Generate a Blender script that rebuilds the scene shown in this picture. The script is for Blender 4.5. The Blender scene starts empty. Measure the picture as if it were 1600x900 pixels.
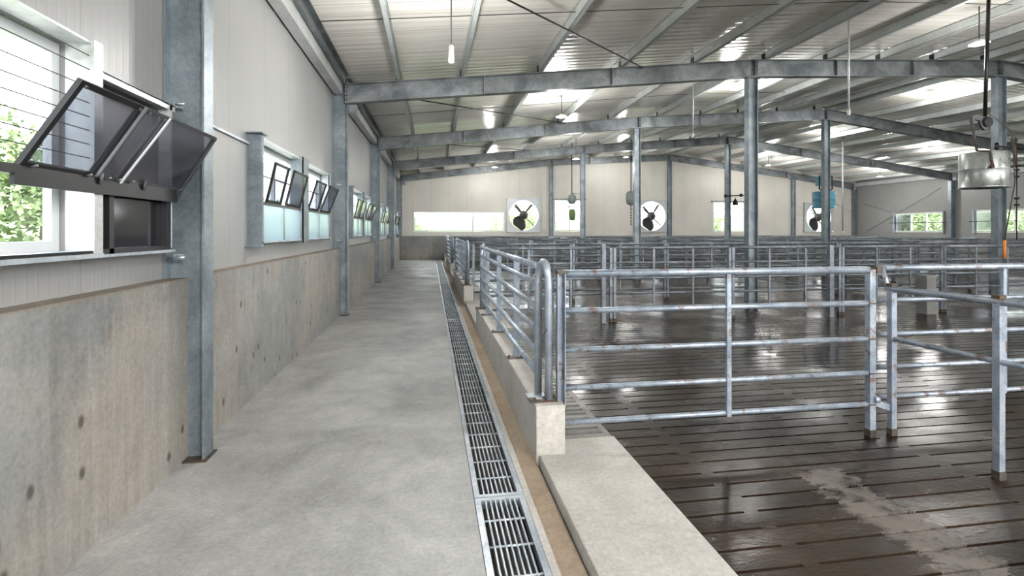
import bpy, math, random
from mathutils import Vector, Matrix
random.seed(7)
S = bpy.context.scene
COL = S.collection
# ---------------------------------------------------------------- camera
cd = bpy.data.cameras.new('camera'); cam = bpy.data.objects.new('camera', cd); COL.objects.link(cam)
cam.location = (0, 0, 1.6)
YAW = math.atan(127/794)
cam.rotation_euler = (math.radians(90), 0, -YAW)
cd.sensor_width = 36; cd.lens = 794/1600*36; cd.shift_y = -89/1600; cd.clip_start = .05; cd.clip_end = 400
S.camera = cam
# ---------------------------------------------------------------- world, exposure
W = bpy.data.worlds.new('world'); S.world = W; W.use_nodes = True
wn = W.node_tree; bg = wn.nodes['Background']
bg.inputs[0].default_value = (.97, .985, 1, 1); bg.inputs[1].default_value = 3.5
sl = bpy.data.lights.new('sun', 'SUN'); sl.energy = 10.0; sl.angle = math.radians(8); sl.color = (1, .97, .92)
sun = bpy.data.objects.new('sun', sl); COL.objects.link(sun); sun.rotation_euler = (math.radians(-12), math.radians(34), 0)
S.view_settings.view_transform = 'Standard'; S.view_settings.look = 'None'
S.view_settings.gamma = 1; S.view_settings.use_curve_mapping = False
S.view_settings.exposure = 1.2
S.cycles.max_bounces = 12; S.cycles.diffuse_bounces = 8; S.cycles.transparent_max_bounces = 24
S.cycles.caustics_reflective = False; S.cycles.caustics_refractive = False
S.cycles.use_denoising = True

# ---------------------------------------------------------------- materials
def newmat(name):
    m = bpy.data.materials.new(name); m.use_nodes = True
    return m, m.node_tree, m.node_tree.nodes['Principled BSDF']
def N(t, k, **kw):
    n = t.nodes.new(k)
    for a, b in kw.items(): setattr(n, a, b)
    return n
def ramp(t, src, stops):
    r = N(t, 'ShaderNodeValToRGB'); e = r.color_ramp.elements
    while len(e) < len(stops): e.new(.5)
    for i, (p, c) in enumerate(stops):
        e[i].position = p; e[i].color = (c if len(c) == 4 else (*c, 1)) if hasattr(c, '__len__') else (c, c, c, 1)
    t.links.new(src, r.inputs[0]); return r.outputs[0]
def coords(t, scale=(1, 1, 1), world=False):
    m = N(t, 'ShaderNodeMapping'); m.inputs['Scale'].default_value = scale
    if world:
        g = N(t, 'ShaderNodeNewGeometry'); t.links.new(g.outputs['Position'], m.inputs[0])
    else:
        c = N(t, 'ShaderNodeTexCoord'); t.links.new(c.outputs['Object'], m.inputs[0])
    return m.outputs[0]
def noise(t, vec, sc, det=5, rough=.6, dist=0):
    n = N(t, 'ShaderNodeTexNoise'); n.inputs['Scale'].default_value = sc; n.inputs['Detail'].default_value = det
    n.inputs['Roughness'].default_value = rough; n.inputs['Distortion'].default_value = dist
    t.links.new(vec, n.inputs['Vector']); return n.outputs['Fac']
def mixc(t, f, a, b, mode='MIX'):
    m = N(t, 'ShaderNodeMix', data_type='RGBA', blend_type=mode)
    for s, v in ((m.inputs[0], f), (m.inputs[6], a), (m.inputs[7], b)):
        if hasattr(v, 'is_output'): t.links.new(v, s)
        elif isinstance(v, (int, float)): s.default_value = v
        else: s.default_value = (*v, 1)
    return m.outputs[2]
def math_(t, op, a, b=0.0, c=None, clamp=False):
    m = N(t, 'ShaderNodeMath', operation=op); m.use_clamp = clamp
    for i, v in enumerate((a, b, c)):
        if v is None: continue
        if hasattr(v, 'is_output'): t.links.new(v, m.inputs[i])
        else: m.inputs[i].default_value = v
    return m.outputs[0]
def bump(t, b, h, st=.3, dist=.01):
    n = N(t, 'ShaderNodeBump'); n.inputs['Strength'].default_value = st; n.inputs['Distance'].default_value = dist
    t.links.new(h, n.inputs['Height']); t.links.new(n.outputs[0], b.inputs['Normal'])
def plain(name, c, r=.5, metal=0.0):
    m, t, b = newmat(name)
    b.inputs['Base Color'].default_value = (*c, 1); b.inputs['Roughness'].default_value = r; b.inputs['Metallic'].default_value = metal
    return m
def steel(name, c0, c1, rough=.42, metal=.55, rust=0.0, sc=3, world=True, rustcol=(.15, .07, .03)):
    m, t, b = newmat(name); v = coords(t, world=world)
    f = ramp(t, noise(t, v, sc, 6, .65, .6), [(.36, 0.0), (.64, 1.0)])
    c = mixc(t, f, c0, c1)
    sp = noise(t, v, sc*14, 3)
    c = mixc(t, .22, c, ramp(t, sp, [(.3, .25), (.7, .95)]), 'OVERLAY')
    if rust:
        rf = ramp(t, noise(t, v, 9, 6, .7), [(.62-rust, 0.0), (.70-rust*.6, .85)])
        c = mixc(t, rf, c, rustcol)
        t.links.new(ramp(t, rf, [(0, metal), (1, .05)]), b.inputs['Metallic'])
    else: b.inputs['Metallic'].default_value = metal
    t.links.new(c, b.inputs['Base Color'])
    t.links.new(ramp(t, noise(t, v, sc*2, 4), [(.3, rough-.1), (.7, rough+.14)]), b.inputs['Roughness'])
    return m
def concrete(name, c0, c1, rough=.75, streak=0.0, stain=(.2, .17, .14), stainamt=.35, bumpst=.25, pits=False, sheen=None, tint=None):
    m, t, b = newmat(name); v = coords(t, world=True)
    f = ramp(t, noise(t, v, 1.1, 8, .68, .4), [(.33, 0.0), (.67, 1.0)])
    c = mixc(t, f, c0, c1)
    f2 = ramp(t, noise(t, v, .55, 5, .7, .8), [(.5, 0.0), (.75, stainamt)])
    c = mixc(t, f2, c, stain)
    if tint:
        ft = ramp(t, noise(t, coords(t, (1, 1, 1), True), .8, 4, .6), [(.45, 0.0), (.62, .55)])
        c = mixc(t, ft, c, tint)
    if streak:
        vs = coords(t, (5, 5, .35), True)
        fs = ramp(t, noise(t, vs, 2.2, 5, .65), [(.42, 0.0), (.72, streak)])
        c = mixc(t, fs, c, stain)
        fl = ramp(t, noise(t, coords(t, (7, 7, .5), True), 2.0, 4, .6), [(.55, 0.0), (.75, streak*.6)])
        c = mixc(t, fl, c, tuple(min(1, x*1.5) for x in c1))
    fine = noise(t, v, 38, 6, .75)
    c = mixc(t, .5, c, ramp(t, fine, [(.3, .3), (.7, .7)]), 'OVERLAY')
    c = mixc(t, .2, c, ramp(t, noise(t, v, 6, 6, .75), [(.3, .25), (.7, .75)]), 'OVERLAY')
    h = fine
    if pits:
        vo = N(t, 'ShaderNodeTexVoronoi'); vo.inputs['Scale'].default_value = 3.3
        vo.voronoi_dimensions = '2D'; sx = N(t, 'ShaderNodeSeparateXYZ'); t.links.new(v, sx.inputs[0]); cb = N(t, 'ShaderNodeCombineXYZ')
        t.links.new(math_(t, 'ADD', sx.outputs[0], sx.outputs[1]), cb.inputs[0]); t.links.new(math_(t, 'MULTIPLY', sx.outputs[2], .7), cb.inputs[1]); t.links.new(cb.outputs[0], vo.inputs['Vector'])
        pf = ramp(t, vo.outputs['Distance'], [(.04, .95), (.10, 0.0)])
        gate = ramp(t, noise(t, v, 1.7, 2), [(.48, 0.0), (.55, 1.0)])
        c = mixc(t, math_(t, 'MULTIPLY', pf, gate), c, (.07, .06, .05))
    t.links.new(c, b.inputs['Base Color'])
    if sheen: t.links.new(ramp(t, noise(t, v, .9, 5), [(.35, sheen[0]), (.65, sheen[1])]), b.inputs['Roughness'])
    else: b.inputs['Roughness'].default_value = rough
    bump(t, b, h, bumpst, .006)
    return m
M = {}
M['galv'] = steel('galvanised_steel', (.36, .41, .46), (.60, .65, .70), .38, .6)
M['galv_rail'] = steel('weathered_galvanised_rail', (.24, .29, .36), (.42, .47, .54), .4, .5, rust=.085, sc=5)
M['galv_dull'] = steel('dull_galvanised_rail', (.13, .155, .185), (.26, .29, .32), .42, .5, rust=.03, sc=5)
M['galv_mid'] = steel('flat_galvanised_bar', (.13, .16, .20), (.25, .285, .34), .45, .5, sc=6)
M['galv_clean'] = steel('clean_galvanised_rail', (.31, .36, .43), (.49, .55, .62), .34, .55, sc=6)
M['rusty'] = steel('rusty_steel', (.035, .028, .022), (.10, .085, .07), .6, .3, rust=.10, sc=6)
M['column'] = steel('grey_blue_column_steel', (.14, .17, .195), (.27, .31, .34), .42, .45, sc=2.2)
M['rafter'] = steel('mottled_rafter_steel', (.10, .115, .125), (.26, .28, .295), .4, .45, sc=1.6)
M['purlin'] = steel('pale_purlin_steel', (.48, .52, .52), (.60, .64, .63), .42, .25, sc=3)
M['strut'] = steel('eave_strut_steel', (.50, .52, .52), (.64, .66, .66), .42, .3, sc=2)
M['dark'] = plain('dark_painted_steel', (.012, .012, .014), .35, .3)
M['black'] = plain('black_plastic', (.018, .018, .02), .38)
M['darkgrey'] = plain('dark_grey_metal', (.10, .105, .11), .4, .5)
M['alu'] = plain('white_aluminium', (.70, .73, .75), .35)
M['greyframe'] = plain('grey_window_trim', (.33, .35, .37), .4, .2)
M['blue'] = plain('blue_plastic', (.10, .33, .46), .35)
M['greenbrush'] = plain('green_bristle', (.20, .30, .12), .9)
M['greybody'] = plain('grey_green_casing', (.25, .29, .28), .45)
M['fanplate'] = plain('fan_housing_steel', (.50, .53, .56), .4, .3)
M['orange'] = plain('orange_sleeve', (.75, .24, .05), .5)
M['lamp'] = plain('white_lamp_plastic', (.8, .8, .78), .4)
M['pit'] = plain('dark_pit', (.02, .017, .014), .6)
M['drainbed'] = plain('brown_drain_bed', (.13, .10, .075), .8)
M['drum'] = steel('galvanised_drum', (.30, .33, .32), (.50, .53, .51), .32, .65, sc=3, world=False)
M['aisle'] = concrete('trowelled_concrete', (.27, .27, .265), (.47, .47, .46), stain=(.17, .165, .155), stainamt=.75, bumpst=.2, sheen=(.38, .62))
M['dado'] = concrete('cast_concrete_wall', (.18, .185, .185), (.30, .30, .295), streak=.42, stain=(.14, .13, .12), stainamt=.6, pits=True, tint=(.36, .31, .26))
M['ledge'] = concrete('dusty_dado_top', (.20, .17, .14), (.30, .26, .22))
M['kerb'] = concrete('pale_kerb_concrete', (.43, .41, .38), (.57, .55, .52), streak=.15, stain=(.30, .24, .19), stainamt=.4)
M['pad'] = concrete('rough_pad_concrete', (.42, .40, .37), (.57, .55, .52), stain=(.32, .29, .26), stainamt=.5, bumpst=1.0)
M['slotslab'] = concrete('damp_slotted_concrete', (.17, .165, .155), (.26, .255, .24), stain=(.2, .17, .14), sheen=(.3, .6))
M['yard'] = plain('pale_bounce_yard', (.62, .60, .56), .8)
M['dirt'] = concrete('brown_gully_dirt', (.30, .225, .16), (.44, .35, .265), stain=(.17, .12, .08), bumpst=.8)
# insulated wall panel: faint vertical ribs
def panel(name, c, ribdir, rough=.4, ribs=7.5):
    m, t, b = newmat(name); v = coords(t, world=True)
    sx = N(t, 'ShaderNodeSeparateXYZ'); t.links.new(v, sx.inputs[0])
    a = math_(t, 'MULTIPLY', sx.outputs[ribdir], ribs*2*math.pi)
    s = math_(t, 'SINE', a); h = math_(t, 'POWER', math_(t, 'ABSOLUTE', s), 12)
    seam = math_(t, 'PINGPONG', sx.outputs[ribdir], .5)
    sm = ramp(t, seam, [(.004, 1.0), (.009, 0.0)])
    f = ramp(t, noise(t, v, .7, 4), [(.35, 0.0), (.65, 1.0)])
    c1 = mixc(t, f, c, tuple(x*.90 for x in c))
    c1 = mixc(t, math_(t, 'MULTIPLY', sm, .4), c1, (.2, .19, .18))
    t.links.new(c1, b.inputs['Base Color'])
    b.inputs['Roughness'].default_value = rough
    bump(t, b, h, .25, .004)
    return m
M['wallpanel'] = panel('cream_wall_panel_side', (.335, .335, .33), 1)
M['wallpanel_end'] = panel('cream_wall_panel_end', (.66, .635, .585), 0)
# glossy ribbed ceiling
def ceil_mat():
    m, t, b = newmat('glossy_ceiling_panel'); v = coords(t, world=True)
    sx = N(t, 'ShaderNodeSeparateXYZ'); t.links.new(v, sx.inputs[0])
    h1 = math_(t, 'SINE', math_(t, 'MULTIPLY', sx.outputs[1], 2*math.pi*5.0))
    w = noise(t, coords(t, (.35, 3.5, 1), True), 1.2, 3)
    h = math_(t, 'ADD', math_(t, 'MULTIPLY', h1, .45), math_(t, 'MULTIPLY', w, 2.4))
    seam = math_(t, 'PINGPONG', sx.outputs[1], .5)
    sm = ramp(t, seam, [(.006, 1.0), (.014, 0.0)])
    c = mixc(t, ramp(t, noise(t, v, .5, 4), [(.35, 0.0), (.65, 1.0)]), (.82, .78, .71), (.92, .89, .83))
    c = mixc(t, math_(t, 'MULTIPLY', sm, .6), c, (.2, .18, .16))
    t.links.new(c, b.inputs['Base Color'])
    b.inputs['Roughness'].default_value = .19; b.inputs['Specular IOR Level'].default_value = .7
    bump(t, b, h, .28, .02)
    return m
M['ceiling'] = ceil_mat()
# wet slatted floor
def wet():
    m, t, b = newmat('wet_brown_slatted_concrete'); v = coords(t, world=True)
    sx = N(t, 'ShaderNodeSeparateXYZ'); t.links.new(v, sx.inputs[0])
    f = ramp(t, noise(t, v, .9, 7, .65, .5), [(.36, 0.0), (.66, 1.0)])
    c = mixc(t, f, (.010, .0065, .004), (.036, .024, .016))
    f2 = ramp(t, noise(t, coords(t, (.5, 1, 1), True), .45, 5, .6), [(.5, 0.0), (.68, .75)])
    c = mixc(t, f2, c, (.085, .062, .045))
    # dried, paler trodden patch
    px = math_(t, 'ABSOLUTE', math_(t, 'SUBTRACT', sx.outputs[0], 2.62))
    ww = math_(t, 'MULTIPLY', noise(t, coords(t, (1.2, 4, 1), True), 2.6, 6, .75), .62)
    pm = math_(t, 'LESS_THAN', px, math_(t, 'SUBTRACT', ww, .14))
    py = math_(t, 'LESS_THAN', math_(t, 'ADD', sx.outputs[1], math_(t, 'MULTIPLY', ww, .5)), 3.3)
    pm = math_(t, 'MULTIPLY', pm, py)
    pm2 = math_(t, 'MULTIPLY', pm, ramp(t, noise(t, v, 7, 6, .75), [(.38, 0.0), (.55, .8)]))
    c = mixc(t, math_(t, 'MULTIPLY', pm2, .85), c, (.23, .21, .19))
    t.links.new(c, b.inputs['Base Color'])
    pud = ramp(t, noise(t, coords(t, (.45, 1.0, 1), True), .55, 5, .6, .5), [(.42, 0.0), (.60, 1.0)])
    r = ramp(t, pud, [(0, .30), (1, .07)])
    r = math_(t, 'ADD', r, math_(t, 'MULTIPLY', pm2, .4), clamp=True)
    t.links.new(r, b.inputs['Roughness']); t.links.new(ramp(t, pud, [(0, .13), (1, .45)]), b.inputs['Specular IOR Level'])
    hh = noise(t, coords(t, (1, 2.5, 1), True), 5, 6, .7)
    hg = noise(t, coords(t, (1, 2, 1), True), 30, 3, .6)
    gate = ramp(t, noise(t, v, 1.1, 4, .6), [(.46, 0.0), (.56, 1.0)])
    h = math_(t, 'ADD', math_(t, 'MULTIPLY', hh, .9), math_(t, 'MULTIPLY', math_(t, 'MULTIPLY', hg, gate), .7))
    h = math_(t, 'MULTIPLY', h, ramp(t, pud, [(0, 1.0), (1, .12)]))
    bump(t, b, h, .5, .014)
    return m
M['wet'] = wet()
def glass(name, tint, gloss=.1, diff=0.0, dc=(.5, .6, .62), rough=.03):
    m = bpy.data.materials.new(name); m.use_nodes = True; t = m.node_tree; t.nodes.clear()
    o = N(t, 'ShaderNodeOutputMaterial'); tr = N(t, 'ShaderNodeBsdfTransparent'); tr.inputs[0].default_value = (*tint, 1)
    gl = N(t, 'ShaderNodeBsdfGlossy'); gl.inputs['Roughness'].default_value = rough; gl.inputs[0].default_value = (1, 1, 1, 1)
    lw = N(t, 'ShaderNodeLayerWeight'); lw.inputs[0].default_value = .5; fr = N(t, 'ShaderNodeMath', operation='POWER'); t.links.new(lw.outputs['Facing'], fr.inputs[0]); fr.inputs[1].default_value = 5
    mx = N(t, 'ShaderNodeMixShader')
    t.links.new(math_(t, 'ADD', math_(t, 'MULTIPLY', fr.outputs[0], .6), gloss, clamp=True), mx.inputs[0])
    src = tr.outputs[0]
    if diff:
        d = N(t, 'ShaderNodeBsdfDiffuse'); d.inputs[0].default_value = (*dc, 1)
        m2 = N(t, 'ShaderNodeMixShader'); m2.inputs[0].default_value = diff
        t.links.new(src, m2.inputs[1]); t.links.new(d.outputs[0], m2.inputs[2]); src = m2.outputs[0]
    t.links.new(src, mx.inputs[1]); t.links.new(gl.outputs[0], mx.inputs[2]); t.links.new(mx.outputs[0], o.inputs[0])
    return m
M['clear'] = glass('clear_window_glass', (.93, .96, .96), .02)
M['smoke'] = glass('smoked_pane', (.60, .61, .66), .05, .12, (.16, .16, .18), .10)
M['smokedark'] = glass('dark_smoked_pane', (.16, .16, .18), .07, .35, (.06, .06, .07), .08)
M['aqua'] = glass('pale_blue_pane', (.66, .78, .84), .05, .5, (.60, .74, .82), .2)
def leafy(name, a, b_, sc):
    m, t, b = newmat(name); v = coords(t, world=True)
    c = mixc(t, ramp(t, noise(t, v, sc, 6, .7), [(.35, 0.0), (.65, 1.0)]), a, b_)
    t.links.new(c, b.inputs['Base Color']); b.inputs['Roughness'].default_value = .8
    return m
M['meadow'] = leafy('bright_meadow', (.055, .095, .028), (.13, .16, .07), .35)
M['leaf'] = leafy('tree_leaves', (.07, .12, .04), (.22, .28, .12), 1.5)
M['bark'] = plain('bark', (.14, .11, .08), .9)
M['white_wall'] = plain('white_render', (.75, .74, .72), .7)

# ---------------------------------------------------------------- mesh builder
class MB:
    def __init__(s): s.v = []; s.f = []; s.sm = []
    def add(s, vs, fs, sm=False):
        o = len(s.v); s.v += [tuple(v) for v in vs]
        for f in fs: s.f.append(tuple(i+o for i in f)); s.sm.append(sm)
        return s
    def hexa(s, p):
        return s.add(p, [(0, 3, 2, 1), (4, 5, 6, 7), (0, 1, 5, 4), (1, 2, 6, 5), (2, 3, 7, 6), (3, 0, 4, 7)])
    def box(s, x0, x1, y0, y1, z0, z1):
        return s.hexa([(x0, y0, z0), (x1, y0, z0), (x1, y1, z0), (x0, y1, z0), (x0, y0, z1), (x1, y0, z1), (x1, y1, z1), (x0, y1, z1)])
    def frame_of(s, d):
        d = d.normalized(); up = Vector((0, 0, 1)) if abs(d.z) < .95 else Vector((1, 0, 0))
        a = d.cross(up).normalized(); return a, a.cross(d).normalized()
    def tube(s, p0, p1, r, n=10, r1=None, cap=True):
        return s.path([p0, p1], r, n, r1=r1, cap=cap)
    def path(s, pts, r, n=10, r1=None, cap=True):
        pts = [Vector(p) for p in pts]; vs = []; k = len(pts)
        a = b = None
        for i, p in enumerate(pts):
            d = (pts[min(i+1, k-1)] - pts[max(i-1, 0)]).normalized()
            if a is None: a, b = s.frame_of(d)
            else:
                a = (a - d*a.dot(d)).normalized(); b = a.cross(d).normalized()
            rr = r if r1 is None else r + (r1-r)*i/(k-1)
            for j in range(n):
                t = 2*math.pi*j/n; vs.append(p + a*math.cos(t)*rr + b*math.sin(t)*rr)
        fs = [(i*n+j, i*n+(j+1) % n, (i+1)*n+(j+1) % n, (i+1)*n+j) for i in range(k-1) for j in range(n)]
        s.add(vs, fs, True)
        if cap:
            o = len(s.v) - k*n
            s.f.append(tuple(o+j for j in range(n))[::-1]); s.sm.append(False)
            s.f.append(tuple(o+(k-1)*n+j for j in range(n))); s.sm.append(False)
        return s
    def bar(s, p0, p1, w, h, up=None):
        p0 = Vector(p0); p1 = Vector(p1); a, b = s.frame_of(p1-p0)
        q = []
        for p in (p0, p1):
            q += [p-a*w/2-b*h/2, p+a*w/2-b*h/2, p+a*w/2+b*h/2, p-a*w/2+b*h/2]
        return s.hexa([q[i] for i in (0, 1, 2, 3, 4, 5, 6, 7)])
    def lathe(s, c, prof, n=24, axis='z', cap=False):
        vs = []; c = Vector(c)
        for (r, h) in prof:
            for j in range(n):
                t = 2*math.pi*j/n; x, y = r*math.cos(t), r*math.sin(t)
                vs.append(c + (Vector((x, y, h)) if axis == 'z' else Vector((x, h, y))))
        k = len(prof)
        s.add(vs, [(i*n+j, i*n+(j+1) % n, (i+1)*n+(j+1) % n, (i+1)*n+j) for i in range(k-1) for j in range(n)], True)
        if cap:
            o = len(s.v)-k*n
            s.f.append(tuple(o+j for j in range(n))); s.sm.append(False)
            s.f.append(tuple(o+(k-1)*n+j for j in range(n))[::-1]); s.sm.append(False)
        return s
    def hbeam(s, x, y, z0, z1, dx, wy, tf=.014, tw=.01):          # upright H section, flanges square to x
        s.box(x-dx/2, x-dx/2+tf, y-wy/2, y+wy/2, z0, z1); s.box(x+dx/2-tf, x+dx/2, y-wy/2, y+wy/2, z0, z1)
        s.box(x-dx/2+tf, x+dx/2-tf, y-tw/2, y+tw/2, z0, z1); return s
    def build(s, name, mat, parent=None, bevel=0):
        me = bpy.data.meshes.new(name)
        off = Vector((0, 0, 0))
        if parent is not None:
            q = parent
            while q is not None: off += Vector(q.location); q = q.parent
        me.from_pydata([(v[0]-off.x, v[1]-off.y, v[2]-off.z) for v in s.v], [], s.f)
        me.polygons.foreach_set('use_smooth', s.sm)
        me.materials.append(mat); me.update()
        o = bpy.data.objects.new(name, me); COL.objects.link(o)
        if parent is not None: o.parent = parent
        if bevel:
            bm = o.modifiers.new('bevel', 'BEVEL'); bm.width = bevel; bm.segments = 2; bm.limit_method = 'ANGLE'
        return o
def tag(o, label, cat, group=None, kind=None):
    o['label'] = label; o['category'] = cat
    if group: o['group'] = group
    if kind: o['kind'] = kind
    return o
def empty(name, loc, label, cat, group=None, kind=None):
    o = bpy.data.objects.new(name, None); COL.objects.link(o); o.location = loc; o.empty_display_size = .1
    return tag(o, label, cat, group, kind)
def kids(o): return [c for c in COL.objects if c.parent == o]
def copy_tree(o, parent=None):
    c = o.copy(); COL.objects.link(c); c.parent = parent
    for ch in KIDS.get(o.name, []) or list(o.children): copy_tree(ch, c)
    return c
KIDS = {}
ORD = ['first', 'second', 'third', 'fourth', 'fifth', 'sixth', 'seventh', 'eighth', 'ninth', 'tenth', 'eleventh', 'twelfth', 'thirteenth', 'fourteenth']

# ---------------------------------------------------------------- building profile
FR = [(-2.3, 4.36, 5.20, 13.2, 5.55, 4.62, 4.22), (3.85, 4.36, 5.22, 13.2, 5.56, 4.63, 4.22), (10.0, 4.37, 5.28, 13.2, 5.60, 4.66, 4.25),
      (16.15, 4.48, 5.42, 13.93, 5.94, 4.93, 4.40), (22.3, 4.58, 5.50, 13.98, 6.10, 5.12, 4.58), (28.45, 4.66, 5.74, 14.06, 6.17, 5.22, 4.60)]
XL, XC, XQ, XR = -1.6, 6.9, 22.2, 26.5
WALL_Y0 = -9.0; FAR = 28.62
def prof(D):
    if D <= FR[0][0]: a = b = FR[0]; u = 0
    elif D >= FR[-1][0]: a = b = FR[-1]; u = 0
    else:
        for a, b in zip(FR, FR[1:]):
            if a[0] <= D <= b[0]: break
        u = (D-a[0])/(b[0]-a[0])
    _, e, c, xr, r, q, re = [p+(s-p)*u for p, s in zip(a, b)]
    return [(XL, e), (XC, c), (xr, r), (XQ, q), (XR, re)]
def top(X, D):
    P = prof(D)
    if X <= P[0][0]: a, b = P[0], P[1]
    elif X >= P[-1][0]: a, b = P[-2], P[-1]
    else:
        for a, b in zip(P, P[1:]):
            if a[0] <= X <= b[0]: break
    return a[1]+(b[1]-a[1])*(X-a[0])/(b[0]-a[0])
GAP = .19
DADO = 1.27
# ---------------------------------------------------------------- ground outside
g = MB(); g.box(-90, 120, -60, 140, -.75, -.55)
tag(g.build('ground', M['meadow']), 'bright green meadow outside the barn windows', 'ground', kind='structure')
g = MB(); g.box(-7, 34, -40, WALL_Y0-.13, -.55, -.16); g.box(-5.5, -1.94, WALL_Y0, 32, -.55, -.4); g.box(26.92, 32, WALL_Y0, 32, -.55, -.4); g.box(-5.5, 32, 28.63, 33, -.55, -.4)  # unseen pale apron, added to bounce sunlight up to the ceiling
tag(g.build('ground_bounce_yard', M['yard']), 'pale concrete yard added around the barn to bounce light upward', 'yard', kind='structure')

def bank(name, pts, depth, hgt, label, seed):
    rnd = random.Random(seed); m = MB(); vs = []; n = 60; rows = 7; P = [Vector(p) for p in pts]
    for i in range(n+1):
        t = i/n*(len(P)-1); k = min(int(t), len(P)-2); c = P[k].lerp(P[k+1], t-k); d = (P[k+1]-P[k]).normalized(); nn = Vector((d.y, -d.x, 0))
        hh = hgt*(.90+.08*math.sin(i*.37+seed)+.05*rnd.uniform(-1, 1))
        for j in range(rows):
            u = j/(rows-1); vs.append(c-nn*depth*(u-.5)+Vector((0, 0, -.7+hh*math.sin(math.pi*u)**.8+.15*rnd.uniform(-1, 1)*(0 < j < rows-1))))
    m.add(vs, [(i*rows+j, (i+1)*rows+j, (i+1)*rows+j+1, i*rows+j+1) for i in range(n) for j in range(rows-1)], True)
    tag(m.build(name, M['meadow']), label, 'hill', kind='structure')
bank('hills', [(-30, 96, 0), (140, 96, 0)], 40, 5.9, 'low green grassy bank beyond the far wall windows', 1)
bank('hills', [(-52, -30, 0), (-52, 100, 0)], 30, 6.0, 'low green grassy bank far beyond the left windows', 2)
bank('hills', [(70, 100, 0), (70, 0, 0)], 30, 6.0, 'low green grassy bank far beyond the right windows', 3)
# ---------------------------------------------------------------- floors
f = MB(); f.box(-1.82, .255, WALL_Y0, 28.5, -.25, 0)
tag(f.build('floor', M['aisle']), 'smooth grey trowelled concrete aisle along the left wall', 'floor', kind='structure')
f = MB(); f.box(.56, .60, WALL_Y0, 28.5, -.25, .0)
tag(f.build('floor_drain_lip', M['kerb']), 'narrow concrete lip between the drain grating and the brown gully', 'floor', kind='structure')
f = MB(); f.box(.255, .56, WALL_Y0, 28.5, -.30, -.12)
tag(f.build('floor_drain_bottom', M['drainbed']), 'dark bottom of the drain under the grating', 'floor', kind='structure')
f = MB()
ny = 120
for i in range(ny):                                                # uneven dirt in the gully
    y0 = WALL_Y0+i*(28.5-WALL_Y0)/ny; y1 = y0+(28.5-WALL_Y0)/ny
    f.box(.60, .735, y0, y1, -.25, -.03)
tag(f.build('floor_gully', M['dirt']), 'dirt filled brown gully between grating and kerb', 'floor', kind='structure')
f = MB()
sp = .16; sw = .02
xt = [1.40, 1.86] + [1.86+1.72*i for i in range(1, 16)]
ys = .0
nsl = int((28.4-ys)/sp)
for i, (a, b) in enumerate(zip(xt, xt[1:])):
    b = min(b, 26.75)
    if a >= 26.7: break
    f.box(a, a+.045, ys, 28.5, -.16, -.05); f.box(b-.045, b, ys, 28.5, -.16, -.05)
    for k in range(nsl+1):
        y = ys+k*sp
        f.box(a+.045, b-.045, y+sw, min(y+sp, 28.5), -.16, -.05)
f.box(1.40, 26.75, WALL_Y0, ys, -.16, -.05)
tag(f.build('floor_pen', M['wet']), 'wet dark brown slatted concrete floor of the pens', 'floor', kind='structure')
f = MB(); f.box(.70, 26.9, WALL_Y0, 28.5, -.52, -.45)
tag(f.build('floor_pit', M['pit']), 'dark pit seen through the slots of the slatted floor', 'floor', kind='structure')

# ---------------------------------------------------------------- walls
def strip_wall(axis, pos, th, u0, u1, z0, topf, holes, breaks=()):
    """wall of vertical strips; axis 'y' = runs along y at x=pos, axis 'x' = runs along x at y=pos; holes (u0,u1,z0,z1)"""
    m = MB(); us = sorted({u0, u1, *[h[0] for h in holes], *[h[1] for h in holes], *breaks})
    us = [u for u in us if u0 <= u <= u1]
    for a, b in zip(us, us[1:]):
        mid = (a+b)/2; cuts = sorted([(h[2], h[3]) for h in holes if h[0] < mid < h[1]])
        segs = []; z = z0
        for c0, c1 in cuts: segs.append((z, z, c0, c0)); z = c1
        segs.append((z, z, topf(a), topf(b)))
        for za, zb, ta, tb in segs:
            if ta - za < 1e-4: continue
            if axis == 'y': P = [(pos, a), (pos+th, a), (pos+th, b), (pos, b)]; H = [ta, ta, tb, tb]
            else: P = [(a, pos), (b, pos), (b, pos+th), (a, pos+th)]; H = [ta, tb, tb, ta]
            m.hexa([(p[0], p[1], za) for p in P] + [(p[0], p[1], h) for p, h in zip(P, H)])
    return m
frames_D = [r[0] for r in FR]
LH = [(-1.5, 2.90, 1.50, 2.55)]
for k in range(4): LH.append((5.60+6.15*k, 9.0+6.15*k, 1.50, 2.55))
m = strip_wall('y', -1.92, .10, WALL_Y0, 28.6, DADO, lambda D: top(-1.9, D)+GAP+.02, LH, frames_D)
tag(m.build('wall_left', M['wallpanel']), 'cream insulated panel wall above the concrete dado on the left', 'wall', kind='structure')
m = MB(); m.box(-1.93, -1.69, WALL_Y0, 28.6, -.2, DADO-.012)
tag(m.build('wall_left_dado', M['dado']), 'stained grey concrete dado along the left aisle', 'wall', kind='structure')
m = MB(); m.box(-1.915, -1.688, WALL_Y0, 28.6, DADO-.012, DADO)
tag(m.build('trim_1', M['ledge']), 'dusty top ledge of the left concrete dado', 'trim', kind='structure')
RH = [(0.5, 3.3, 1.52, 2.62), (6.9, 9.6, 1.52, 2.62), (13.1, 15.7, 1.52, 2.62), (18.6, 21.3, 1.53, 2.62), (22.85, 25.7, 1.53, 2.62)]  # first three are out of view, added to let light in
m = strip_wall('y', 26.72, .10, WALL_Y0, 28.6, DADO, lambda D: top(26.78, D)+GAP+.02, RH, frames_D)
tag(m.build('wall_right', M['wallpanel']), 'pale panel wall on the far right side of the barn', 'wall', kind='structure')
m = MB(); m.box(26.66, 26.9, WALL_Y0, 28.6, -.2, DADO)
tag(m.build('wall_right_dado', M['dado']), 'concrete dado of the right wall behind the pens', 'wall', kind='structure')
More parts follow.
